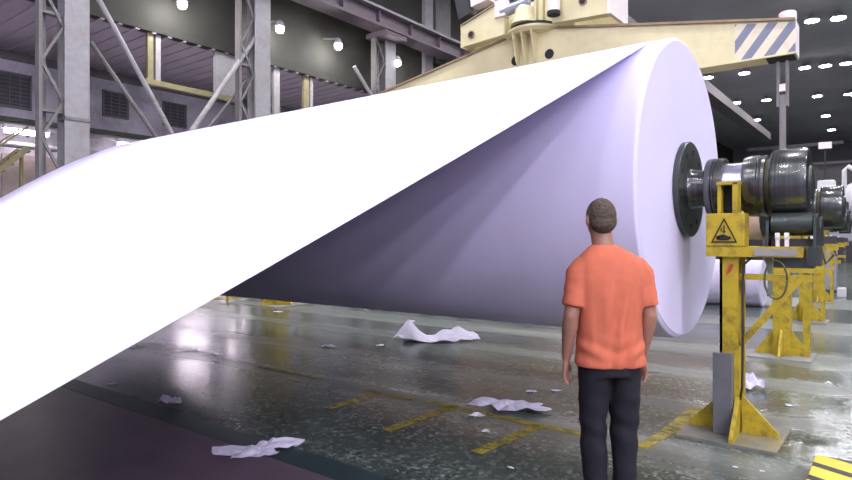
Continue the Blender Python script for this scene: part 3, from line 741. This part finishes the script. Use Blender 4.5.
# ------------------------------------------------------------------ the man
def fuse(bmb, name, voxel, smooth_it, m_, parent=None, fn=None):
    bmesh.ops.recalc_face_normals(bmb.bm, faces=bmb.bm.faces)
    me = bpy.data.meshes.new(name); bmb.bm.to_mesh(me); bmb.bm.free()
    o = bpy.data.objects.new(name, me); C.objects.link(o)
    r = o.modifiers.new('r', 'REMESH'); r.mode = 'VOXEL'; r.voxel_size = voxel
    s = o.modifiers.new('s', 'SMOOTH'); s.iterations = smooth_it; s.factor = .5
    dg = bpy.context.evaluated_depsgraph_get(); dg.update()
    nm = bpy.data.meshes.new_from_object(o.evaluated_get(dg))
    o.modifiers.clear(); o.data = nm; bpy.data.meshes.remove(me); nm.name = name
    if fn:
        for v in nm.vertices: v.co = fn(v.co.copy())
    nm.materials.clear(); nm.materials.append(M[m_] if isinstance(m_, str) else m_)
    for p in nm.polygons: p.use_smooth = True
    if parent: o.parent = parent
    return o
def loft(b, rings, n=32, pw=2.4):
    # rings: (cx, cy, z, a, b)
    R_ = []
    for cx, cy, z, a, d in rings:
        ring = []
        for k in range(n):
            t = 2 * math.pi * k / n; c, s = math.cos(t), math.sin(t)
            ring.append(b.bm.verts.new((cx + a * math.copysign(abs(c) ** (2 / pw), c), cy + d * math.copysign(abs(s) ** (2 / pw), s), z)))
        R_.append(ring)
    for p, q in zip(R_, R_[1:]):
        for k in range(n): b.bm.faces.new((p[k], p[(k + 1) % n], q[(k + 1) % n], q[k]))
    b.bm.faces.new(R_[0][::-1]); b.bm.faces.new(R_[-1])

def skin_mat():
    m, nt, b = base('skin'); co = coords(nt)
    n = nd(nt, 'ShaderNodeTexNoise', Scale=14.0, Detail=4.0); nt.links.new(co, n.inputs['Vector'])
    nt.links.new(ramp(nt, n.outputs[0], [(.3, (.33, .165, .11)), (.7, (.4, .21, .145))]), b.inputs['Base Color'])
    b.inputs['Roughness'].default_value = .5; b.inputs['Subsurface Weight'].default_value = .08; b.inputs['Subsurface Radius'].default_value = (.02, .008, .005)
    return m
M['skin'] = skin_mat()
M['hair'] = mat('short_brown_grey_hair', (.085, .062, .043), .75, var=.4, scale=60, bump=.6)
M['shirt'] = mat('orange_cotton', (.6, .155, .08), .85, var=.07, scale=12, bump=.06)
M['trousers'] = mat('dark_navy_cloth', (.01, .009, .015), .85, var=.25, scale=18, bump=.1)
M['shoe'] = mat('dark_shoe_leather', (.02, .02, .02), .5)
M['eye'] = mat('eye_white', (.7, .7, .7), .3); M['iris'] = mat('brown_iris', (.05, .03, .02), .3)

ARM = {-1: dict(sh=(-.172, 0, 1.388), el=(-.232, -.03, 1.12), wr=(-.238, .05, .865)),
       1: dict(sh=(.172, 0, 1.388), el=(.226, -.02, 1.12), wr=(.222, .07, .87))}
HX = -.048                       # head sits a little to the left
b = MB()
loft(b, [(0, 0, .84, .15, .11), (0, 0, .95, .165, .115), (0, 0, 1.08, .16, .11), (0, 0, 1.22, .175, .118), (0, .0, 1.34, .19, .115), (0, -.005, 1.42, .17, .095), (-.015, -.005, 1.465, .11, .075), (-.03, 0, 1.5, .075, .066)])
b.tube([(-.025, -.005, 1.44), (-.037, 0, 1.52), (HX, .012, 1.60), (HX, .02, 1.66)], [.08, .062, .06, .058], 24)
# head: skull, face, jaw, nose, ears
b.ball((HX, .012, 1.685), (.077, .096, .098), 28)
b.ball((HX, .035, 1.64), (.066, .075, .085), 24)
b.ball((HX, .075, 1.59), (.035, .03, .025), 16)
b.ball((HX, .118, 1.652), (.014, .018, .02), 12)
b.tube([(HX, .104, 1.69), (HX, .124, 1.65)], [.009, .013], 10)
b.ball((HX, .103, 1.612), (.025, .01, .008), 12)
for s in (-1, 1):
    b.ball((HX + s * .079, .0, 1.66), (.012, .02, .034), 14, Matrix.Rotation(s * .35, 4, 'Z'))
    b.ball((HX + s * .036, .098, 1.7), (.02, .012, .008), 12)
# arms and hands
def hand(b, s, wr):
    w = Vector(wr)
    down = Vector((.0, .12, -1)).normalized()
    wid = Vector((s * -.5, .86, 0)).normalized(); wid = (wid - down * wid.dot(down)).normalized()
    thk = down.cross(wid).normalized()
    pal = [w + down * t for t in (-.02, .02, .05, .085, .1)]
    rings = [(.024, .02), (.031, .018), (.039, .017), (.042, .015), (.038, .012)]
    pr = []
    for p, (a_, d_) in zip(pal, rings):
        pr.append([b.bm.verts.new(p + wid * a_ * math.cos(2 * math.pi * k / 16) + thk * d_ * math.sin(2 * math.pi * k / 16)) for k in range(16)])
    for p, q in zip(pr, pr[1:]):
        for k in range(16): b.bm.faces.new((p[k], p[(k + 1) % 16], q[(k + 1) % 16], q[k]))
    b.bm.faces.new(pr[0][::-1]); b.bm.faces.new(pr[-1])
    inward = thk if thk.x * s < 0 else -thk
    for off, ln in ((.031, .072), (.0105, .082), (-.0105, .076), (-.031, .06)):
        p = w + down * .085 + wid * off; pts = [p]; d = down + wid * off * 2.5
        for j, (fr, bend) in enumerate(((.45, .12), (.32, .38), (.25, .7))):
            dd = (d * math.cos(bend) + inward * math.sin(bend)).normalized()
            pts.append(pts[-1] + dd * ln * fr)
        b.tube(pts, [.0098, .0092, .0085, .0068], 10)
        b.ball(pts[-1], .0068, 10)
    p = w + down * .025 + wid * .024
    t1 = p + (down * .65 + wid * .7).normalized() * .036; t2 = t1 + (down * .85 + wid * .3 + inward * .25).normalized() * .03; t3 = t2 + (down + inward * .3).normalized() * .022
    b.tube([p, t1, t2, t3], [.0145, .0125, .011, .008], 10); b.ball(t3, .008, 10)
for s in (-1, 1):
    a = ARM[s]; sh, el, wr = Vector(a['sh']), Vector(a['el']), Vector(a['wr'])
    b.ball(sh + Vector((-s * .008, 0, -.012)), (.055, .056, .054), 18)
    b.tube([sh, sh.lerp(el, .4), sh.lerp(el, .85), el, el.lerp(wr, .25), el.lerp(wr, .7), wr], [.05, .05, .044, .043, .046, .034, (.026, .026)], 18)
    hand(b, s, wr)
# legs
LEG = {-1: [(-.088, 0, .9), (-.092, .015, .5), (-.088, -.02, .09)], 1: [(.088, 0, .9), (.09, .01, .5), (.082, -.02, .09)]}
for s in (-1, 1):
    h_, k_, a_ = [Vector(p) for p in LEG[s]]
    b.tube([h_, h_.lerp(k_, .5), k_, k_.lerp(a_, .3), k_.lerp(a_, .75), a_], [.088, .075, .056, .056, .042, .038], 18)
    b.tube([(a_.x, -.05, .045), (a_.x, .0, .05), (a_.x + s * .012, .1, .04), (a_.x + s * .015, .165, .03)], [.034, .042, .042, .028], 14)
man_x, man_y = W(1.055, 3.53)
man = fuse(b, 'person', .0055, 4, 'skin')
man.location = (man_x, man_y, 0); man.rotation_euler = (0, 0, YAW + R(3))
tag(man, 'man in orange t-shirt and dark trousers standing with his back turned, facing the roll', 'person')
for s in (-1, 1):
    e = MB().ball((HX + s * .034, .092, 1.682), .0125, 14).build('eye', 'eye', man, True)
    MB().ball((HX + s * .034, .1025, 1.682), .006, 10).build('iris', 'iris', e, True)
# hair
hb_ = MB()
hb_.ball((HX, .004, 1.692), (.0825, .1, .1), 28)
hb_.ball((HX, -.03, 1.645), (.072, .07, .06), 24)
def trim_hair(co):
    n = noise.noise(co * 55) * .003 + noise.noise(co * 140) * .0018
    d = (co - Vector((HX, 0, 1.68))).normalized(); co = co + d * n
    if co.y > .045 and co.z < 1.735: co.y = .045 - (co.y - .045) * .2
    return co
fuse(hb_, 'hair', .006, 2, 'hair', man, trim_hair)
# t-shirt
def folds(co):
    x, y, z = co
    if z < 1.42 and abs(x) < .21:
        back = 1 if y < 0 else .5
        k = max(0, min(1, (1.42 - z) / .3))
        f = noise.noise(Vector((x * 16, y * 4, z * 3.2))) * .013 + noise.noise(Vector((x * 30, 3, z * 5 + x * 9))) * .005
        f += .011 * math.sin(x * 70 + math.sin(z * 9) * 1.5) * math.exp(-((x - .03) / .09) ** 2) * max(0, min(1, (1.4 - z) / .15))
        f += .006 * math.sin(z * 60 - abs(x) * 30) * max(0, 1 - abs(z - .93) / .12)
        r = Vector((x, y * 1.5, 0)); r.normalize()
        co = co + r * f * k * back
    elif abs(x) >= .19 and z < 1.36:
        co = co + Vector((math.copysign(1, x), 0, 0)) * noise.noise(co * 22) * .006
    return co
t = MB()
loft(t, [(.002, 0, .832, .196, .138), (.002, 0, .85, .197, .14), (0, 0, .95, .19, .134), (0, 0, 1.08, .186, .13), (0, 0, 1.22, .192, .136), (0, 0, 1.33, .198, .132), (0, -.004, 1.39, .195, .116), (-.005, -.005, 1.435, .182, .102), (-.014, -.005, 1.47, .152, .09), (-.025, -.003, 1.498, .108, .079), (-.034, 0, 1.522, .076, .071)], 40)
for s in (-1, 1):
    a = ARM[s]; sh, el = Vector(a['sh']), Vector(a['el'])
    p1 = sh.lerp(el, .82) + Vector((s * -.002, 0, 0))
    t.tube([(s * .05, 0, 1.405), (s * .11, 0, 1.402), (s * .156, 0, 1.386), sh.lerp(el, .12) + Vector((s * .006, 0, 0)), sh.lerp(el, .4), p1], [.05, .062, .073, .072, .068, (.064, .072)], 22)
    t.tube([sh + Vector((-s * .02, 0, -.02)), sh + Vector((-s * .01, 0, -.16))], [.06, .03], 16)
fuse(t, 't_shirt', .0075, 14, 'shirt', man, folds)
# trousers
def creases(co):
    x, y, z = co
    f = noise.noise(Vector((x * 10, y * 10, z * 7))) * .008 + .005 * math.sin(z * 46 + x * 20) * (max(0, 1 - abs(z - .5) / .2) + max(0, 1 - abs(z - .14) / .14))
    cx = math.copysign(.09, x); r = Vector((x - cx, y, 0))
    if r.length > .01: co = co + r.normalized() * f
    return co
t = MB()
loft(t, [(0, 0, .78, .172, .125), (0, 0, .86, .174, .125), (0, 0, .93, .16, .11), (0, 0, .97, .15, .1)], 36)
for s in (-1, 1):
    h_, k_, a_ = [Vector(p) for p in LEG[s]]
    t.tube([h_ + Vector((0, 0, -.02)), h_.lerp(k_, .3), h_.lerp(k_, .65), k_, k_.lerp(a_, .5), a_ + Vector((0, 0, .03)), a_ + Vector((0, .0, -.045))],
           [(.088, .112), (.09, .108), (.085, .096), (.078, .086), (.07, .08), (.064, .078), (.066, .08)], 26)
fuse(t, 'trousers', .009, 4, 'trousers', man, creases)
for s in (-1, 1):
    a_ = Vector(LEG[s][2]); sm = MB()
    sm.tube([(a_.x, -.075, .04), (a_.x, -.03, .055), (a_.x + s * .01, .06, .052), (a_.x + s * .018, .14, .04), (a_.x + s * .02, .195, .03)], [(.034, .036), (.044, .05), (.048, .046), (.05, .034), (.036, .024)], 18)
    sh_ = sm.build('shoe', 'shoe', man, True)

# ------------------------------------------------------------------ light of the hall and camera
w = bpy.data.worlds.new('World'); S.world = w; w.use_nodes = True
w.node_tree.nodes['Background'].inputs[0].default_value = (.75, .72, 1.0, 1)
w.node_tree.nodes['Background'].inputs[1].default_value = .85
cd = bpy.data.cameras.new('camera'); cam = bpy.data.objects.new('camera', cd); C.objects.link(cam)
cd.sensor_width = 36.0; cd.lens = F / 852.0 * 36.0; cd.clip_end = 300
cam.location = (0, 0, HC); cam.rotation_euler = (R(90), 0, YAW)
S.camera = cam
S.view_settings.view_transform = 'Standard'; S.view_settings.look = 'None'
S.view_settings.exposure = 0.0; S.view_settings.gamma = 1.0; S.view_settings.use_curve_mapping = False
S.cycles.use_denoising = True; S.cycles.max_bounces = 8; S.cycles.diffuse_bounces = 4; S.cycles.sample_clamp_indirect = 6.0
